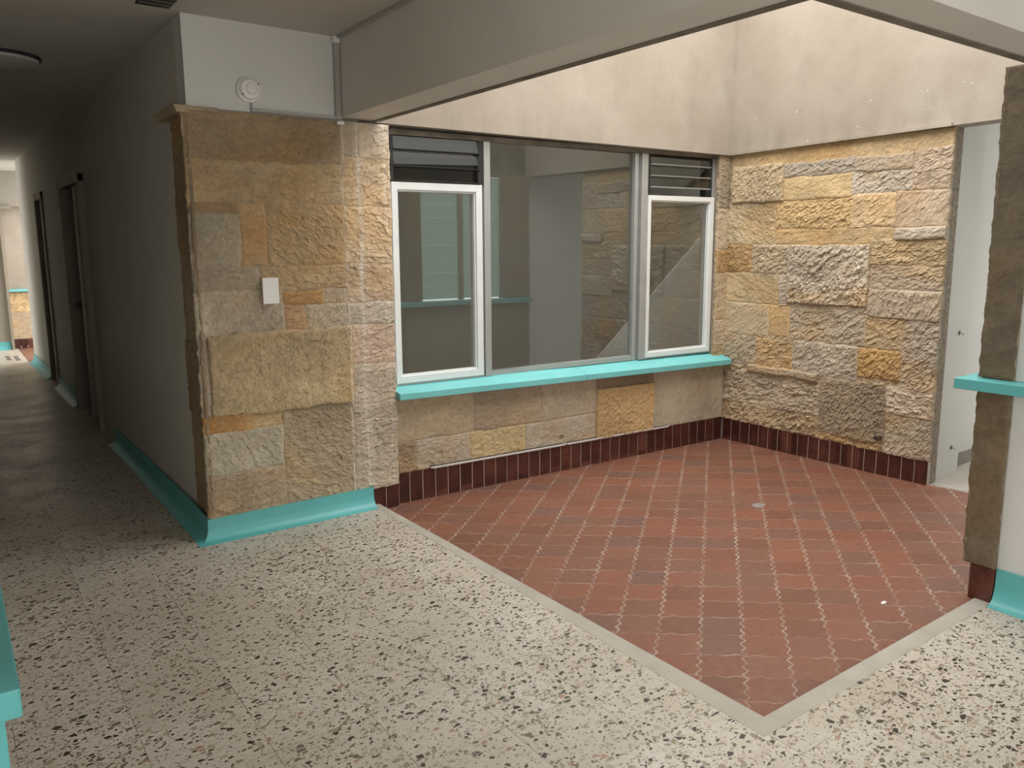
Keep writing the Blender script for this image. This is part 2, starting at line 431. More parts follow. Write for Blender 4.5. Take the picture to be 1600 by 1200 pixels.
# ================================================================== SETTING
# ---- floors
ft = MB()
ft.prism([(-3, -2.6), (3.60, -2.6), (3.60, 1.378), (1.975, 1.378), (1.975, 4.30), (1.2, 4.30), (1.2, 12.35), (.86, 12.35), (.86, 14.2), (-3, 14.2)], -.12, 0)
struct(ft.build('floor', M['terrazzo']))
kb = MB(); kb.prism([(1.975, 1.378), (3.60, 1.378), (3.60, 1.447), (2.066, 1.447), (2.02, 4.19), (1.975, 4.19)], -.12, .001)
struct(kb.build('trim_1', M['kerb'], bevel=.003), 'pale cement kerb around the red tiles')
def pz(x, y): return -.012+.0045*(x-2.07)-.0098*(y-1.45)
def slab(mb, poly, dz=.08):
    n = len(poly); mb.add([(x, y, pz(x, y)-dz) for x, y in poly]+[(x, y, pz(x, y)) for x, y in poly],
        [tuple(range(n))[::-1], tuple(range(n, 2*n))]+[(i, (i+1) % n, n+(i+1) % n, n+i) for i in range(n)])
pf = MB(); slab(pf, [(1.99, 1.41), (8, 1.41), (8, 2.7), (5.2, 2.7), (5.2, 4.3), (1.99, 4.3)])
po = pf.build('floor', M['patio']); struct(po, 'red clay patio floor of wavy tiles')
fi = MB(); fi.box(1.2, 4.33, -.1, 6.3, 6.3, 0); struct(fi.build('floor', M['conc']))
ff = MB(); ff.prism([(.87, 12.36), (3, 12.36), (3, 14.2), (.87, 14.2)], -.1, -.004); struct(ff.build('floor', M['patio']))
fo = MB(); fo.box(-3, 14.21, -.1, 3, 15, -.004); struct(fo.build('floor', M['conc']))

# ---- ceiling
ce = MB()
ZC = 2.66
ce.box(-3, -2.6, ZC, 1.90, 12.0, ZC+.15)
ce.box(-1.3, 12.0, ZC, 1.3, 14.2, ZC+.15)
ce.box(1.90, -2.6, ZC, 8, 1.26, ZC+.15)
ce.box(1.90, 4.32, ZC, 8, 4.45, ZC+.15); ce.box(1.90, 4.98, ZC, 8, 7.2, ZC+.15); ce.box(1.90, 4.48, ZC, 2.9, 4.98, ZC+.15); ce.box(5.9, 4.48, ZC, 8, 4.98, ZC+.15)  # gap over the room is an added skylight that brightens it
ce.box(5.2, 1.26, ZC, 8, 4.32, ZC+.15)
struct(ce.build('ceiling', M['ceil']))

# ---- beams (with the light well's walls above them)
b = MB(); b.hexa([(1.868, 1.24, 2.24), (2.06, 1.24, 2.24), (2.06, 4.19, 2.24), (1.868, 4.19, 2.24)],
                 [(1.868, 1.24, 3.6), (2.06, 1.24, 3.6), (2.06, 4.19, 3.6), (1.868, 4.19, 3.6)])
beam_a = struct(b.build('trim_2', M['beam']), 'beam over the left kerb')
b = MB(); b.box(2.061, 1.24, 2.24, 8, 1.39, 3.6)
struct(b.build('trim_3', M['beam']), 'beam over the right kerb')
b = MB(); b.box(2.061, 1.43, 2.236, 2.10, 4.18, 3.6); b.box(2.061, 1.391, 2.236, 4.99, 1.43, 3.6)
struct(b.build('trim_4', M['drip']), 'weathered drip edge on the inner side of the beams')

# ---- pillar between corridor and patio
b = MB(); b.box(1.06, 4.195, 0, 2.15, 4.33, 2.225);
b.box(1.058, 4.183, 2.2255, 1.867, 4.33, ZC)
pil = struct(b.build('wall_pillar', M['wallw']), 'pillar core with white painted upper part')
white_lines = [(.835, .010, .8), (.925, .012, 1.0), (.93, .05, .35), (1.09, .01, .4)]
PB = [
 (0, 1.98, .83, 2.3, (.36, .285, .195), .012, .1, .05, 0), (.83, 2.03, .93, 2.3, (.44, .38, .30), .006, .1, .05, 0), (.93, 2.03, 1.3, 2.3, (.56, .50, .42), .007, .1, .05, .004),
 (0, 1.765, .83, 1.98, (.46, .365, .24), .012, .15, .055, .002), (.83, 1.76, 1.3, 2.03, (.55, .46, .35), .012, .2, .05, .002),
 (0, 1.44, .25, 1.71, (.40, .36, .28), .010, .9, .04, .0), (0, 1.71, .26, 1.765, BRN, .009, .1, .04, .003), (.25, 1.44, .39, 1.765, (.45, .32, .19), .006, .2, .05, 0),
 (.39, 1.44, .83, 1.765, (.46, .355, .225), .012, -.7, .045, .003), (.83, 1.44, 1.3, 1.76, (.56, .44, .30), .012, -.4, .05, .004),
 (0, 1.31, .34, 1.44, (.38, .335, .26), .009, .2, .04, 0), (.34, 1.30, .83, 1.44, (.45, .355, .235), .009, -.3, .04, 0),
 (.83, 1.22, 1.3, 1.44, (.52, .42, .32), .012, -.4, .05, .004), (0, 1.095, .46, 1.31, (.47, .42, .34), .012, 1.1, .035, .003),
 (.46, 1.23, .69, 1.30, (.42, .26, .12), .009, .2, .035, .004), (.46, 1.09, .58, 1.23, (.45, .30, .18), .008, .2, .04, 0), (.58, 1.08, .83, 1.23, (.44, .40, .33), .011, .8, .035, .001),
 (.69, 1.23, .83, 1.31, TNG, .010, .2, .04, 0), (.83, 1.09, 1.3, 1.22, (.50, .45, .38), .012, .6, .035, .003),
 (0, .645, .05, 1.095, GRY, .006, .2, .05, 0), (.05, .655, .85, 1.085, (.46, .37, .235), .013, 1.0, .045, .022), (.85, .86, 1.3, 1.09, (.50, .39, .31), .012, .2, .04, .003),
 (.85, .63, 1.3, .86, (.53, .46, .38), .012, .2, .04, .003), (0, .57, .21, .66, OCH, .009, .3, .035, 0), (.21, .57, .42, .655, YEL, .008, .3, .04, .001),
 (0, .345, .42, .57, (.47, .435, .345), .009, -.9, .06, .004), (.42, .0, .84, .655, (.43, .36, .26), .013, -.5, .042, .002), (.84, 0, 1.3, .63, (.48, .425, .35), .013, .0, .04, .004),
 (0, -.1, .42, .345, (.39, .315, .23), .013, .5, .042, .002)]
PB = [(a, v0-.10, c_, v1-.10, *r) for a, v0, c_, v1, *r in PB]
panel('stone_facing', M['stone'], (1.03, 4.168, .10), (1, 0, 0), (0, -1, 0), 1.125, 2.12, PB, (TNG, .012, .3, .05, 0), seed=11, parent=pil, white=white_lines, depth=.026)
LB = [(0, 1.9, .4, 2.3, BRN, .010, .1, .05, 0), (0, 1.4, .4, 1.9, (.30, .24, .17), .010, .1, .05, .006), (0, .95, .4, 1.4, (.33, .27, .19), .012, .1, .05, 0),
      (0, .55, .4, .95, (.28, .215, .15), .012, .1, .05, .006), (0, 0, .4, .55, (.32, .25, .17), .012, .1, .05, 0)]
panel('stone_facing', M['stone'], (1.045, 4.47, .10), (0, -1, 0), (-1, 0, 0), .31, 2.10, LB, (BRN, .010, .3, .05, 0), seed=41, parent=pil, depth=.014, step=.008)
b = MB(); b.hexa([(1.0, 4.14, 2.19), (1.06, 4.14, 2.19), (1.06, 4.56, 2.19), (1.0, 4.56, 2.19)], [(.985, 4.135, 2.225), (1.06, 4.135, 2.225), (1.06, 4.60, 2.225), (.985, 4.60, 2.225)])
b.box(1.06, 4.15, 2.205, 1.20, 4.182, 2.225)
b.build('stone_cap', paint('sandstone_cap', (.36, .29, .20), .9, .25, 12, .3), pil, bevel=.004)

# ---- corridor
WX = lambda y: 1.06-.0159*(y-4.2)
b = MB()
def corr(y0, y1, z0=0, z1=ZC): b.prism([(WX(y0), y0), (1.20, y0), (1.20, y1), (WX(y1), y1)], z0, z1)
corr(4.335, 7.37); corr(8.51, 9.94); corr(10.55, 12.35); corr(7.37, 8.51, 2.12, ZC); corr(9.94, 10.55, 2.12, ZC)
struct(b.build('wall_right', M['wall']), 'grey corridor wall receding to the left')
b = MB(); b.box(1.19, 7.3, 0, 1.30, 10.7, 2.2); b.box(1.0, 7.0, 0, 1.19, 7.001, .001)
struct(b.build('wall_backing', M['frame']))
d1 = MB(); d1.prism([(WX(7.37)-.035, 7.33), (1.19, 7.33), (1.19, 7.43), (WX(7.43)-.035, 7.43)], 0, 2.13)
d1.prism([(WX(8.5)-.035, 8.45), (1.19, 8.45), (1.19, 8.56), (WX(8.5)-.035, 8.56)], 0, 2.13)
d1.prism([(WX(7.37)-.035, 7.33), (1.19, 7.33), (1.19, 8.56), (WX(8.5)-.035, 8.56)], 2.07, 2.17)
do1 = struct(d1.build('door_1', M['frame'])); 
d = MB(); d.box(1.07, 7.44, .01, 1.11, 8.44, 2.06); d.build('door_leaf', M['frame'], do1, bevel=.004)
d = MB(); d.box(1.0, 7.80, .01, 1.06, 7.92, 2.06); d.build('door_post', M['door'], do1, bevel=.004)
d = MB(); d.lathe((1.07, 8.3, 1.0), (-1, 0, 0), [(.025, 0), (.012, .01), (.012, .04), (.028, .045), (.028, .07), (.01, .08)], 16); d.build('door_knob', M['steel'], do1)
d2 = MB(); d2.prism([(WX(9.94)-.02, 9.92), (1.19, 9.92), (1.19, 10.0), (WX(10)-.02, 10.0)], 0, 2.13)
d2.prism([(WX(10.5)-.02, 10.50), (1.19, 10.50), (1.19, 10.57), (WX(10.5)-.02, 10.57)], 0, 2.13)
d2.prism([(WX(9.94)-.02, 9.92), (1.19, 9.92), (1.19, 10.57), (WX(10.5)-.02, 10.57)], 2.06, 2.13)
do2 = struct(d2.build('door_2', M['frame']))
d = MB(); d.box(.985, 10.001, .01, 1.03, 10.5, 2.06); d.build('door_leaf', M['door'], do2)
# left side of the corridor
b = MB(); b.box(-.14, 1.27, 0, .0, 12.0, .885); b.box(-.14, 2.35, .93, .0, 12.0, ZC); b.box(-.14, 1.27, .93, -.06, 2.35, ZC)
struct(b.build('wall_left', M['wall']))
b = MB(); b.box(-3, 12.0, 0, -.14, 12.1, ZC)
struct(b.build('wall_far_left', M['wall']))
# far end of the corridor: dark wall, post, lintel, second patio
b = MB(); b.box(-3, 14.1, 0, .79, 14.2, ZC); b.box(.79, 14.1, 2.14, 1.3, 14.2, ZC)
struct(b.build('wall_far', paint('darkened_wall_paint', (.27, .245, .205), .7, .06)))  # shade put into the paint: darkened to offset strong light on this wall
b = MB(); b.box(.78, 14.0, 0, .815, 14.099, 2.14); b.box(.815, 14.0, 2.10, .95, 14.099, 2.14)
struct(b.build('trim_5', M['frame']), 'brown post and lintel at the far end of the corridor')
b = MB(); b.box(.791, 14.21, .03, 3, 14.33, 3.3)
fw_ = struct(b.build('wall_far_patio', M['fascia']))
panel('stone_facing', M['stone'], (.80, 14.209, .13), (1, 0, 0), (0, -1, 0), 1.4, .72, [(0, .42, .35, .9, YEL, .02, .2, .06, .01), (0, 0, .4, .42, TNG, .02, .2, .06, 0)], (TAN, .02, .3, .06, 0), seed=71, parent=fw_, step=.012, depth=.0)
b = MB(); b.box(.80, 14.13, .87, 2.4, 14.22, .905); b.build('patio_sill', M['tealsill'], fw_)
b = MB()
for i in range(14): b.box(.82+i*.09, 14.165, -.005, .82+i*.09+.084, 14.21, .14)
b.build('skirting_tile', M['glaze'], fw_)
b = MB(); b.box(.38, 13.02, .001, .44, 13.55, .006); b.box(.50, 13.0, .001, .56, 13.5, .006)

# ---- room behind the window
STAIR = [(3.80, 0), (6.19, 0), (6.19, 1.91)]
b = MB(); b.box(6.2, 4.33, 0, 6.3, 6.3, ZC); b.box(1.2, 6.2, 0, 6.2, 6.3, ZC); b.box(5.17, 4.33, 0, 6.2, 4.4, ZC); b.box(1.201, 4.34, 0, 1.25, 6.2, ZC)
struct(b.build('wall_room', M['roomw']))

b = MB(); b.add([(p[0], y, p[1]) for y in (5.0, 5.008) for p in STAIR], [tuple(range(len(STAIR))), tuple(range(len(STAIR), 2*len(STAIR)))[::-1]]+[(i, (i+1) % len(STAIR), len(STAIR)+(i+1) % len(STAIR), len(STAIR)+i) for i in range(len(STAIR))])
struct(b.build('wall_stair', M['wallw']), 'pale sloping stair side seen through the window')
# ---- window wall
L0 = Vector((2.155, 4.2008)); DL = Vector((2.86, -.15)).normalized(); NL = Vector((DL.y, -DL.x))
W0 = Vector((2.17, 4.29)); DW = Vector((2.86, -.172)).normalized(); NW = Vector((DW.y, -DW.x))
lo = MB(); lo.frame_box(L0, DL, NL, 0, 2.90, -.1, .60, -.16, -.026)
wb = struct(lo.build('wall_back', M['fascia']), 'low sandstone wall under the window')
BL = [(0, .345, .55, .7, (.42, .35, .25), .004, .1, .06, .002), (.55, .345, 1.10, .7, (.36, .30, .23), .006, .1, .05, .002), (1.10, .345, 1.57, .7, (.42, .36, .28), .004, 1.5, .03, .002),
      (1.57, .13, 2.12, .52, (.48, .335, .175), .012, .7, .03, .016), (1.57, .52, 2.12, .7, (.30, .235, .165), .005, .2, .05, 0), (2.12, .1, 2.95, .7, (.45, .40, .31), .003, .8, .06, .003),
      (0, .1, .14, .345, BRN, .012, .1, .04, .003), (.14, .1, .52, .345, (.46, .41, .34), .011, .2, .04, .004), (.52, .1, .95, .345, (.52, .42, .25), .010, .2, .04, .004),
      (.95, .1, 1.57, .345, (.46, .42, .355), .006, .2, .06, .002)]
BL = [(a, v0-.152, c_, v1-.152, *r) for a, v0, c_, v1, *r in BL]
panel('stone_facing', M['stone'], (L0.x, L0.y, .152), (DL.x, DL.y, 0), (NL.x, NL.y, 0), 2.875, .468, BL, (TAN, .006, .3, .05, 0), seed=21, parent=wb, dents=[(1.255, .055, .022, .03), (.30, .09, .02, .012)], depth=.025)
# narrow stone strip right of the window
SB = [(0, 1.17, .4, 1.60, (.33, .28, .215), .011, -.5, .04, 0), (0, .85, .4, 1.17, TNG, .012, -.8, .04, .002), (0, .67, .4, .85, OCH, .012, -.8, .03, .001), (0, .30, .4, .67, TAN, .006, .2, .05, .001), (0, .1, .4, .30, LGR, .013, .4, .035, .003)]
w5 = W0+DW*2.745
b = MB(); b.frame_box(w5, DW, NW, .0, .25, .60, 2.24, -.12, .04)
sr = struct(b.build('wall_jamb', M['fascia']))
panel('stone_facing', M['stone'], ((w5+NW*.062).x, (w5+NW*.062).y, .64), (DW.x, DW.y, 0), (NW.x, NW.y, 0), .137, 1.575, SB, (TNG, .012, -.5, .04, 0), seed=33, parent=sr, depth=.025)
# fascia over the window and round the light well
b = MB(); b.hexa([(2.10, 4.205, 2.235), (5.0, 4.03, 2.207), (5.0, 4.45, 2.207), (2.10, 4.45, 2.235)], [(2.10, 4.205, 3.6), (5.0, 4.03, 3.6), (5.0, 4.45, 3.6), (2.10, 4.45, 3.6)])
struct(b.build('wall_fascia_back', M['fascia']), 'plastered upper wall over the window')
b = MB(); b.hexa([(5.001, 1.391, 2.25), (5.16, 1.391, 2.25), (5.16, 4.45, 2.207), (5.001, 4.45, 2.207)], [(5.001, 1.391, 3.6), (5.16, 1.391, 3.6), (5.16, 4.45, 3.6), (5.001, 4.45, 3.6)])
b.hexa([(4.985, 2.40, 2.232), (5.001, 2.40, 2.232), (5.001, 4.028, 2.207), (4.985, 4.028, 2.207)], [(4.985, 2.40, 2.252), (5.001, 2.40, 2.252), (5.001, 4.028, 2.227), (4.985, 4.028, 2.227)])
fr_ = struct(b.build('wall_fascia_right', M['fascia']), 'plastered upper wall over the rough stone')
sp = MB()
for (y, z) in [(3.829, 2.456), (3.477, 2.455), (2.932, 2.455), (2.563, 2.459), (2.351, 2.477), (3.378, 2.249), (3.01, 2.30), (2.304, 2.462)]:
    sp.lathe((5.001, y, z), (-1, 0, 0), [(.004, -.002), (.004, .002), (.002, .003)], 8)
sp.build('filler_spot', M['pvc'], fr_)

# ---- right stone wall
b = MB(); b.box(5.058, 2.43, -.1, 5.16, 4.3, 2.25)
rw = struct(b.build('wall_side', M['wallw']), 'wall behind the rough sandstone facing')
RA = [
 (-1, -.2, 3, .55, TNG, .018, .3, .05, 0), (-.1, 2.10, 1.8, 2.4, (.53, .405, .25), .007, .1, .05, 0), (.03, 1.85, .48, 2.12, (.53, .43, .30), .018, .6, .05, .024),
 (.48, 2.01, 1.02, 2.11, GRY, .014, .2, .04, .008), (.48, 1.85, 1.02, 2.01, (.60, .46, .27), .006, .2, .07, .004), (1.02, 2.01, 1.42, 2.105, (.45, .38, .30), .009, .2, .05, .012),
 (1.42, 1.87, 1.9, 2.12, PNK, .013, .3, .05, .006), (1.01, 1.86, 1.42, 2.01, LGR, .016, .4, .04, .003), (-.1, 1.53, .42, 1.85, (.52, .43, .30), .012, -.8, .045, .002),
 (.42, 1.645, 1.02, 1.85, (.56, .41, .23), .018, .3, .04, .001), (1.02, 1.65, 1.32, 1.86, (.58, .44, .28), .012, .5, .05, .003), (1.32, 1.64, 1.9, 1.87, (.51, .41, .315), .008, .7, .06, .002),
 (.42, 1.53, 1.34, 1.645, (.57, .43, .26), .007, .1, .06, 0), (1.34, 1.565, 1.9, 1.64, (.49, .43, .36), .010, .2, .05, .026),
 (-.1, 1.32, .22, 1.53, (.46, .31, .16), .018, .4, .035, .001), (.22, 1.32, .55, 1.53, TNG, .020, .5, .04, .004), (.55, 1.115, 1.17, 1.53, (.53, .465, .38), .028, .7, .045, .024),
 (1.17, 1.40, 1.9, 1.565, (.56, .44, .28), .018, .2, .035, .006), (1.17, 1.235, 1.9, 1.40, (.47, .405, .33), .014, .2, .04, .004),
 (-.1, 1.09, .47, 1.32, (.54, .43, .28), .007, -.5, .07, 0), (.47, 1.10, .55, 1.32, LGR, .012, .2, .04, .003), (1.18, 1.05, 1.9, 1.235, (.52, .44, .345), .016, 1.2, .04, .014),
 (-.1, .84, .40, 1.09, (.52, .425, .30), .008, .6, .06, .002), (.40, .855, .58, 1.09, (.54, .39, .225), .006, .2, .06, .001), (.58, .84, 1.17, 1.115, (.48, .41, .32), .018, .4, .05, .0),
 (1.17, .84, 1.43, 1.06, (.53, .42, .28), .018, .4, .05, .002), (1.43, .58, 1.9, 1.05, (.49, .425, .355), .020, .5, .045, .004), (-.1, .60, .30, .84, (.50, .42, .32), .016, .7, .04, .003),
 (.30, .60, .62, .83, (.50, .37, .22), .018, .3, .04, .004), (.62, .60, 1.13, .84, (.52, .455, .375), .018, .5, .04, .006), (1.13, .64, 1.43, .84, (.48, .32, .15), .018, .8, .04, .008),
 (.23, .565, .84, .615, (.42, .34, .25), .010, .1, .04, .030), (-.1, .30, .86, .565, (.50, .425, .33), .022, .15, .045, .003), (-.1, .0, .86, .30, (.48, .38, .255), .024, .5, .045, .002),
 (.86, .16, 1.35, .60, (.38, .315, .235), .018, .9, .028, .005), (.86, .0, 1.35, .20, (.47, .34, .195), .020, .3, .04, .002), (1.35, .42, 1.9, .60, (.56, .47, .375), .020, -.3, .06, .008), (1.35, 0, 1.9, .42, (.49, .42, .33), .015, .8, .03, .005)]
RA = [(a+.068 if a > 0 else a, v0-.145, c_+.068, v1-.145, *r) for a, v0, c_, v1, *r in RA]
panel('stone_facing', M['stone'], (5.03, 4.12, .145), (0, -1, 0), (-1, 0, 0), 1.723, 2.088, RA, (TAN, .018, .3, .05, 0), seed=55, parent=rw, white=[(.045, .005, 1.3)], depth=.027, step=.0052)
b = MB(); b.box(5.05, 2.405, .0, 5.16, 2.43, 2.235); b.build('rough_mortar_edge', paint('mortar_edge', (.30, .26, .21), .95, .4, 40, .5), rw)

# ---- passage beyond the stone wall
b = MB(); b.box(5.161, 2.44, -.1, 5.53, 2.6, ZC); b.box(5.53, 2.50, -.1, 8, 2.6, ZC)
pw = struct(b.build('wall_passage', M['wallw']), 'white wall of the passage past the stone wall')
b = MB(); b.box(5.53, 2.488, -.02, 8, 2.50, .085); b.build('grey_skirting', M['greybase'], pw)

# ---- wall on the right of the kerb with louvre window over a sill
def colpanel(name, P0, U, N, w, h, seed, parent, c=(.27, .22, .15)):
    return panel(name, M['column'], P0, U, N, w, h, [], (c, .0016, .2, .08, 0), seed=seed, parent=parent, step=.006, depth=.012, edge=.004)
b = MB(); b.box(3.553, 1.378, .16, 5.0, 1.498, .93); b.box(3.553, 1.378, .977, 3.74, 1.498, 2.24); b.box(4.70, 1.378, .977, 5.0, 1.498, 2.24); b.box(3.57, 1.39, -.1, 5.0, 1.485, .16)
cw = struct(b.build('wall_column', M['frame']), 'stained concrete wall end standing on the right kerb')
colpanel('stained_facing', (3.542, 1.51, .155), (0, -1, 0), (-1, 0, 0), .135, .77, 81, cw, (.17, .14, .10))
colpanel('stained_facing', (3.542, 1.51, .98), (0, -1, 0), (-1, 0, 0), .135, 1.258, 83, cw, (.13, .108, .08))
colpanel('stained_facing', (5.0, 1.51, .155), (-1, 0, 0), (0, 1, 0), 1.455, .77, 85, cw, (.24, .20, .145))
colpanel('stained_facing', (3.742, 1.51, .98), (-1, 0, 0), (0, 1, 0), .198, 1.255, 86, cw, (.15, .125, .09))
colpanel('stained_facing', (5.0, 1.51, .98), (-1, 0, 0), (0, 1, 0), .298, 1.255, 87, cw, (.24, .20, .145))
b = MB(); b.box(3.548, 1.378, -.03, 3.57, 1.474, .152); b.build('skirting_tile', M['glaze'], cw, bevel=.002)
b = MB(); b.prism([(3.46, 1.15), (3.60, 1.15), (3.60, 1.37), (5.0, 1.37), (5.0, 1.57), (3.46, 1.57)], .931, .976)
pb = MB(); pb.box(5.0, 1.24, -.1, 8, 1.39, 2.239); struct(pb.build('wall_passage_near', M['wallw']))
so = struct(b.build('trim_6', M['teal'], bevel=.003), 'teal sill wrapped round the right wall end')
lw = MB()
lw.box(3.741, 1.42, .977, 3.775, 1.46, 2.235); lw.box(4.665, 1.42, .977, 4.699, 1.46, 2.235); lw.box(4.20, 1.42, .977, 4.25, 1.46, 2.235)
w2 = struct(lw.build('window_2', M['frame']))
for x0, x1 in ((3.776, 4.199), (4.251, 4.664)):
    for i in range(9):
        z = .99+i*.137; g = MB(); g.hexa([(x0, 1.425, z+.004), (x1, 1.425, z+.004), (x1, 1.432, z), (x0, 1.432, z)], [(x0, 1.452, z+.138), (x1, 1.452, z+.138), (x1, 1.458, z+.134), (x0, 1.458, z+.134)])
        g.build('louvre_blade', M['mint'], w2)
b = MB(); b.box(3.572, -2.6, 0, 3.70, 1.377, 2.239); b.box(3.572, -2.6, 2.239, 3.70, 1.239, ZC)
struct(b.build('wall_near_right', M['wallw']), 'white wall beside the right wall end')
# ---- rear of the hall (behind the camera): unseen walls, rear and left openings added for light
b = MB(); b.box(-3, -2.7, 0, 3.6, -2.6, .8); b.box(-3, -2.7, 2.4, 3.6, -2.6, ZC); b.box(-3, -2.7, .8, -.6, -2.6, 2.4)
b.box(-3.1, -2.7, 0, -3, 12, .75); b.box(-3.1, -2.7, 2.45, -3, 12, ZC); b.box(-3.1, 1.3, .75, -3, 12, 2.45); b.box(-3.1, -2.7, .75, -3, -2.1, 2.45)
struct(b.build('wall_rear', M['wall']))

# ---- skirtings
cove = [(0, .118), (.012, .118), (.014, .065), (.020, .040), (.034, .018), (.055, .006), (.075, 0.0015), (.075, 0), (0, 0)]
tl = MB()
# corridor wall, pillar side, pillar front
tl.sweep(cove, [((WX(6.75), 6.75), (-1, 0)), ((1.035, 4.6), (-1, 0)), ((1.028, 4.165), (-.95, -.95)), ((1.975, 4.165), (0, -1))])
s1 = struct(tl.build('baseboard_left', M['teal'], smooth=True), 'coved teal baseboard round the stone pillar')
tl = MB(); tl.sweep(cove, [((WX(9.9), 9.9), (-1, 0)), ((WX(8.58), 8.58), (-1, 0))]); tl.sweep(cove, [((WX(12.33), 12.33), (-1, 0)), ((WX(10.6), 10.6), (-1, 0))])
struct(tl.build('baseboard_corridor', M['teal'], smooth=True))
tl = MB(); tl.sweep(cove, [((.77, 14.098), (0, -1)), ((-1.5, 14.098), (0, -1))]); struct(tl.build('baseboard_far', M['teal'], smooth=True))
cove2 = [(o, z*1.32) for o, z in cove]
tl = MB(); tl.sweep(cove2, [((3.57, 1.372), (-1, 0)), ((3.57, -2.5), (-1, 0))])
struct(tl.build('baseboard_right', M['teal'], smooth=True), 'coved teal baseboard of the white wall at the right edge')
def tilerow(name, O, D, N, n, pitch, zt, zb, seedx, off=0.0, thick=.012):
    g = MB(); g.frame_box(O, D, N, off, off+n*pitch, zb(0)-.02, zt-.003, -.02, thick-.003)
    base = struct(g.build(name, M['grout'])); t = MB(); rnd = random.Random(seedx)
    for i in range(n):
        u0 = off+i*pitch+.0022; u1 = off+(i+1)*pitch-.0022; dz = rnd.uniform(-.002, .002); k = rnd.uniform(-.0008, .0008)
        t.frame_box(O, D, N, u0, u1, zb(i)-.01, zt+dz, -.02, thick+k)
    t.build('glazed_tile', M['glaze'], base, bevel=.0015); return base
tilerow('baseboard_back', L0-NL*.012, DL, NL, 32, .0896, .155, lambda i: -.055, 1, off=.0)
tilerow('baseboard_side', Vector((5.042, 4.047)), Vector((0, -1)), Vector((-1, 0)), 19, .0869, .148, lambda i: -.04, 2)
tilerow('baseboard_pillar', Vector((1.978, 4.181)), Vector((1, 0)), Vector((0, -1)), 2, .0885, .105, lambda i: -.05, 3)

# ---- window 1
Wt = 2.20; Wb = .69
fm = MB(); fb = lambda mb, u0, u1, z0, z1, n0, n1: mb.frame_box(W0, DW, NW, u0, u1, z0, z1, n0, n1)
hr = MB(); fb(hr, .015, 2.745, 2.186, 2.215, -.05, .03)
fb(fm, .672, .718, Wb, 2.185, -.03, .03); fb(fm, .655, .671, Wb, 1.92, -.03, .012)
fb(fm, 1.935, 1.965, Wb, 2.185, -.03, .018); fb(fm, 1.99, 2.05, Wb, 2.185, -.03, .03); fb(fm, 1.965, 1.99, Wb, 2.185, -.03, .0)
fb(fm, .718, 1.935, Wb, .725, -.03, .016)
fb(fm, .015, .655, Wb, .702, -.03, .03); fb(fm, 2.05, 2.74, Wb, .70, -.03, .03)
fb(fm, .015, .035, Wb, 2.185, -.03, .01); fb(fm, 2.728, 2.745, Wb, 2.185, -.03, .01)
win = struct(fm.build('window_1', M['alud'], bevel=.002)); hr.build('head_rail', M['drip'], win)
def pane(u0, u1, z0, z1, k):
    # panes turned slightly in their frames to shift the mirrored view
    um = (u0+u1)/2; sl = .030*k; P = lambda u, n, z: (W0.x+DW.x*u+NW.x*(n-(u-um)*sl), W0.y+DW.y*u+NW.y*(n-(u-um)*sl), z)
    return MB().hexa([P(u0, .005, z0), P(u1, .005, z0), P(u1, 0, z0), P(u0, 0, z0)], [P(u0, .005, z1), P(u1, .005, z1), P(u1, 0, z1), P(u0, 0, z1)])
def casement(name, u0, u1, z0, z1, t, mat):
    c = MB(); fb(c, u0, u1, z1-t, z1, -.01, .035); fb(c, u0, u1, z0, z0+t, -.01, .035); fb(c, u0, u0+t*.8, z0+t, z1-t, -.01, .035); fb(c, u1-t, u1, z0+t, z1-t, -.01, .035)
    # inner glazing bead
    s_ = .010; a, b_, c0, d0 = u0+t*.8, u1-t, z0+t, z1-t
    fb(c, a, b_, d0-s_, d0, -.005, .022); fb(c, a, b_, c0, c0+s_, -.005, .022); fb(c, a, a+s_, c0+s_, d0-s_, -.005, .022); fb(c, b_-s_, b_, c0+s_, d0-s_, -.005, .022)
    o = c.build('casement_frame', mat, win, bevel=.002)
    pane(a+s_, b_-s_, c0+s_, d0-s_, 1.0).build('pane', M['glass'], o)
casement('l', .036, .654, .703, 1.915, .044, M['alu'])
casement('r', 2.052, 2.727, .701, 1.893, .036, M['alu'])
pane(.719, 1.934, .726, 2.184, 1.0).build('pane', M['glass'], win)
# louvres: black side channels, tilted dark glass blades
lf = MB(); fb(lf, .036, .054, 1.916, 2.184, -.03, .03); fb(lf, .628, .671, 1.921, 2.184, -.03, .028); fb(lf, .054, .628, 2.165, 2.184, -.03, .0)
lo_ = lf.build('louvre_frame', M['black'], win)
lf = MB(); fb(lf, 2.051, 2.066, 1.894, 2.184, -.03, .03); fb(lf, 2.665, 2.727, 1.894, 2.184, -.06, .0); fb(lf, 2.066, 2.665, 2.17, 2.184, -.03, .0)
lr_ = lf.build('louvre_frame', M['black'], win)
def blade(u0, u1, z, hgt, par, edge, gm='smoked'):
    g = MB(); P = lambda u, n, zz: (W0.x+DW.x*u+NW.x*n, W0.y+DW.y*u+NW.y*n, zz)
    g.hexa([P(u0, .038, z), P(u1, .038, z), P(u1, .032, z-.003), P(u0, .032, z-.003)], [P(u0, .020, z+hgt), P(u1, .020, z+hgt), P(u1, .015, z+hgt-.003), P(u0, .015, z+hgt-.003)])
    o = g.build('louvre_blade', M[gm], par)
    e = MB(); e.hexa([P(u0, .041, z-.002), P(u1+.012, .041, z-.002), P(u1+.012, .030, z-.008), P(u0, .030, z-.008)], [P(u0, .041, z+.0025), P(u1+.012, .041, z+.0025), P(u1+.012, .030, z), P(u0, .030, z)])
    e.build('blade_edge', edge, o)
for z in (1.925, 2.008, 2.105): blade(.055, .627, z, .085, lo_, M['black'])
for z in (1.955, 2.035, 2.115): blade(2.067, 2.664, z, .07, lr_, M['alud'], 'smoked2')

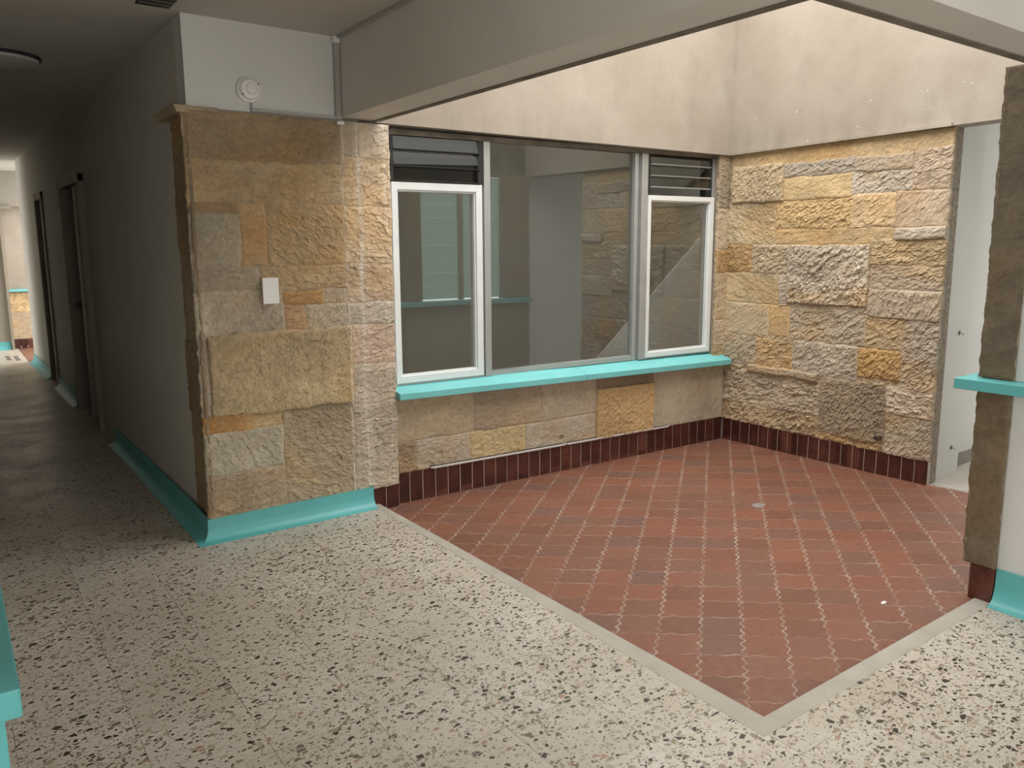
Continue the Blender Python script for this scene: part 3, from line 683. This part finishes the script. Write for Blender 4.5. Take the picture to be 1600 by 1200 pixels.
# ---- teal window sill in two lengths
def sillpiece(u0, u1):
    b = MB(); P = lambda u, n, z: (L0.x+DL.x*u+NL.x*n, L0.y+DL.y*u+NL.y*n, z)
    zf = lambda u: .668-.011*u
    zb = .697
    b.hexa([P(u0, .085, zf(u0)-.040), P(u1, .085, zf(u1)-.040), P(u1, -.12, zf(u1)-.03), P(u0, -.12, zf(u0)-.03)],
           [P(u0, .085, zf(u0)), P(u1, .085, zf(u1)), P(u1, -.12, zb), P(u0, -.12, zb)])
    return b
s = struct(sillpiece(.0, 1.418).build('trim_7', M['tealsill'], bevel=.003), 'left length of the teal window sill')
s = struct(sillpiece(1.421, 2.865).build('trim_8', M['tealsill'], bevel=.003), 'right length of the teal window sill')
# lower-left sill and wall end beside the camera
b = MB(); b.box(-.16, 1.245, .886, .035, 2.35, .93)
struct(b.build('trim_9', M['teal'], bevel=.003), 'teal sill on the wall end at the lower left')
b = MB(); b.box(-.002, 1.262, 0, .013, 1.30, .885); struct(b.build('trim_10', M['teal']), 'teal painted corner strip under the lower left sill')
wl = struct(MB().box(-.13, 1.264, 0, -.10, 1.2695, .2).build('wall_end', M['frame']))
panel('stone_facing', M['stone'], (-.14, 1.262, .0), (1, 0, 0), (0, -1, 0), .137, .885, [], ((.42, .30, .18), .008, .3, .05, 0), seed=95, parent=wl, depth=.007, step=.008)

# ================================================================== THINGS
# smoke detector
sd = empty('smoke_detector')
c0 = (1.368, 4.183, 2.333)
MB().lathe(c0, (0, -1, 0), [(.062, 0), (.064, .006), (.062, .016), (.056, .018)], 40).build('base_ring', M['pvc'], sd, smooth=True)
MB().lathe(c0, (0, -1, 0), [(.054, .018), (.053, .032), (.046, .040), (.030, .042), (.028, .038), (.024, .038), (.022, .044), (.008, .046)], 40).build('sensor_dome', M['pvc'], sd, smooth=True)
for a in (35, 215):
    MB().lathe((c0[0]+.047*math.cos(math.radians(a)), 4.183-.036, c0[2]+.047*math.sin(math.radians(a))), (0, -1, 0), [(.006, 0), (.006, .003), (.003, .004)], 10).build('screw', M['steel'], sd)
tag(sd, 'round white smoke detector on the white wall above the stone pillar', 'smoke detector')
# conduit
cn = empty('conduit')
b = MB(); b.box(1.372, 4.166, 2.232, 1.384, 4.182, 2.268); b.box(1.372, 4.162, 2.2265, 1.85, 4.182, 2.241); b.build('lower_run', M['grey'], cn, bevel=.002)
MB().box(1.834, 4.158, 2.2265, 1.866, 4.182, 2.63).build('vertical_run', M['grey'], cn, bevel=.003)
MB().box(1.825, 4.145, 2.622, 1.866, 4.182, 2.658).build('elbow_box', M['pvc'], cn, bevel=.004)
MB().box(1.846, 1.0, 2.645, 1.8665, 4.144, 2.659).build('ceiling_run', M['grey'], cn)
tag(cn, 'grey surface conduit from the smoke detector up to the ceiling beside the beam', 'conduit')
b = MB(); b.box(1.83, 4.140, 2.198, 1.87, 4.163, 2.214); tag(b.build('junction_clip', M['pvc'], bevel=.003), 'small white clip at the top right of the stone pillar front', 'clip')
# blank plate
pl = empty('wall_plate')
b = MB(); b.box(1.368, 4.128, 1.241, 1.454, 4.140, 1.379); b.build('plate', M['plate'], pl, bevel=.003)
b = MB(); b.box(1.376, 4.139, 1.249, 1.446, 4.170, 1.371); b.build('back_box', M['plate'], pl)
tag(pl, 'blank white rectangular plate on the stone pillar', 'wall plate')
# metal strips lying on the skirting top
def strip(u0, u1, dn, label):
    P = lambda u, n, z: (L0.x+DL.x*u+NL.x*n, L0.y+DL.y*u+NL.y*n, z)
    e = empty('trim_strip')
    zt = .1585
    MB().frame_box(L0, DL, NL, u0, u1, zt, zt+.007, .002, .017).build('strip_face', M['pvc'], e)
    MB().frame_box(L0, DL, NL, u0, u1-.01, zt-.0005+.0075, zt+.012, .001, .014).build('strip_back', M['steel'], e)
    MB().frame_box(L0, DL, NL, u0+.02, u1, zt-.009, zt-.0035, .0035, .008).build('strip_lip', M['pvc'], e)
    tag(e, label, 'trim strip')
strip(.228, 1.285, 0, 'left thin pale metal strip lying on the brown skirting tiles under the window')
strip(1.290, 2.272, 0, 'right thin pale metal strip lying on the brown skirting tiles under the window')
# tap stub on the stone wall
tp = empty('tap_stub')
MB().tube([(5.03, 2.722, .252), (4.985, 2.722, .252)], .010, 12).build('pipe', M['steel'], tp, smooth=True)
MB().lathe((4.99, 2.722, .252), (-1, 0, 0), [(.016, 0), (.018, .006), (.018, .016), (.012, .02), (.010, .012), (.001, .011)], 20).build('nut', M['steel'], tp, smooth=True)
MB().tube([(4.985, 2.722, .246), (4.982, 2.722, .225)], .0055, 10).build('spout', M['steel'], tp, smooth=True)
tag(tp, 'short dark pipe stub low on the rough stone wall', 'pipe stub')
# fixings on the white passage wall
for (x, z, lb) in ((5.40, .955, 'dark broken fixing in the white passage wall, upper one'), (5.42, .175, 'dark broken fixing low in the white passage wall')):
    e = empty('wall_fixing')
    MB().lathe((x, 2.441, z), (0, -1, 0), [(.017, 0), (.015, .003), (.009, .004), (.008, .002), (.001, .002)], 14).build('collar', M['steel'], e)
    MB().tube([(x, 2.438, z), (x+.006, 2.42, z-.004), (x+.004, 2.415, z-.014)], .004, 8).build('bent_hook', M['grey'], e)
    tag(e, lb, 'fixing')
# cement patch and paint flake on the patio
def blob(name, cx, cy, rx, ry, h, seed, mat, n=26, rings=5):
    rnd = random.Random(seed); k = [1+rnd.uniform(-.28, .28) for _ in range(n)]
    b = MB(); z0 = pz(cx, cy)-.002; vs = [(cx, cy, z0+h)]; fs = []
    for r in range(1, rings+1):
        for j in range(n):
            a = 2*PI*j/n; q = r/rings*k[j]; hh = h*(1-(r/rings)**2)+rnd.uniform(-.15, .15)*h
            if r == rings: hh = 0
            vs.append((cx+math.cos(a)*rx*q, cy+math.sin(a)*ry*q, z0+max(hh, 0)))
    for j in range(n): fs.append((0, 1+j, 1+(j+1) % n))
    for r in range(rings-1):
        for j in range(n): a = 1+r*n; fs.append((a+j, a+n+j, a+n+(j+1) % n, a+(j+1) % n))
    fs.append(tuple(1+(rings-1)*n+j for j in range(n))[::-1])
    return b.add(vs, fs).build(name, mat)
tag(blob('cement_patch', 3.868, 2.82, .055, .03, .012, 4, M['greybase']), 'small crumbled grey cement lump on the red patio tiles', 'cement lump')
tag(blob('paint_flake', 3.205, 1.669, .022, .011, .006, 6, M['plate'], 12, 3), 'small white flake lying on the red tiles near the right kerb', 'flake')
# ceiling lamp and vent
la = empty('ceiling_lamp')
MB().lathe((.40, 5.70, ZC), (0, 0, -1), [(.222, 0), (.224, .012), (.220, .018), (.21, .018)], 48).build('rim', M['black'], la, smooth=True)
MB().lathe((.40, 5.70, ZC), (0, 0, -1), [(.209, .012), (.205, .034), (.15, .05), (.05, .058), (.001, .059)], 48).build('diffuser', M['ceil'], la, smooth=True)
tag(la, 'round flat ceiling lamp with a dark rim over the corridor, switched off', 'ceiling lamp')
ve = empty('ceiling_vent')
b = MB(); b.box(.85, 3.84, ZC-.004, 1.0, 4.14, ZC-.001); b.build('dark_opening', M['black'], ve)
b = MB()
for i in range(5): MB().box(.856, 3.86+i*.055, ZC-.012, .994, 3.864+i*.055, ZC-.004).build('fin', M['steel'], ve)
tag(ve, 'dark rectangular vent in the ceiling near the pillar corner', 'vent')
# floor grates far down the corridor
for i, (x, y) in enumerate(((.635, 12.75), (.735, 12.65))):
    g = empty('floor_grate')
    MB().box(x, y, .001, x+.05, y+.5, .004).build('grate_plate', M['steel'], g)
    for k in range(8): MB().box(x+.004, y+.03+k*.06, .004, x+.046, y+.05+k*.06, .007).build('grate_bar', M['greybase'], g)
    tag(g, ['dark slotted floor grate in the bright far floor, left one of two', 'dark slotted floor grate in the bright far floor, right one of two'][i], 'floor grate')
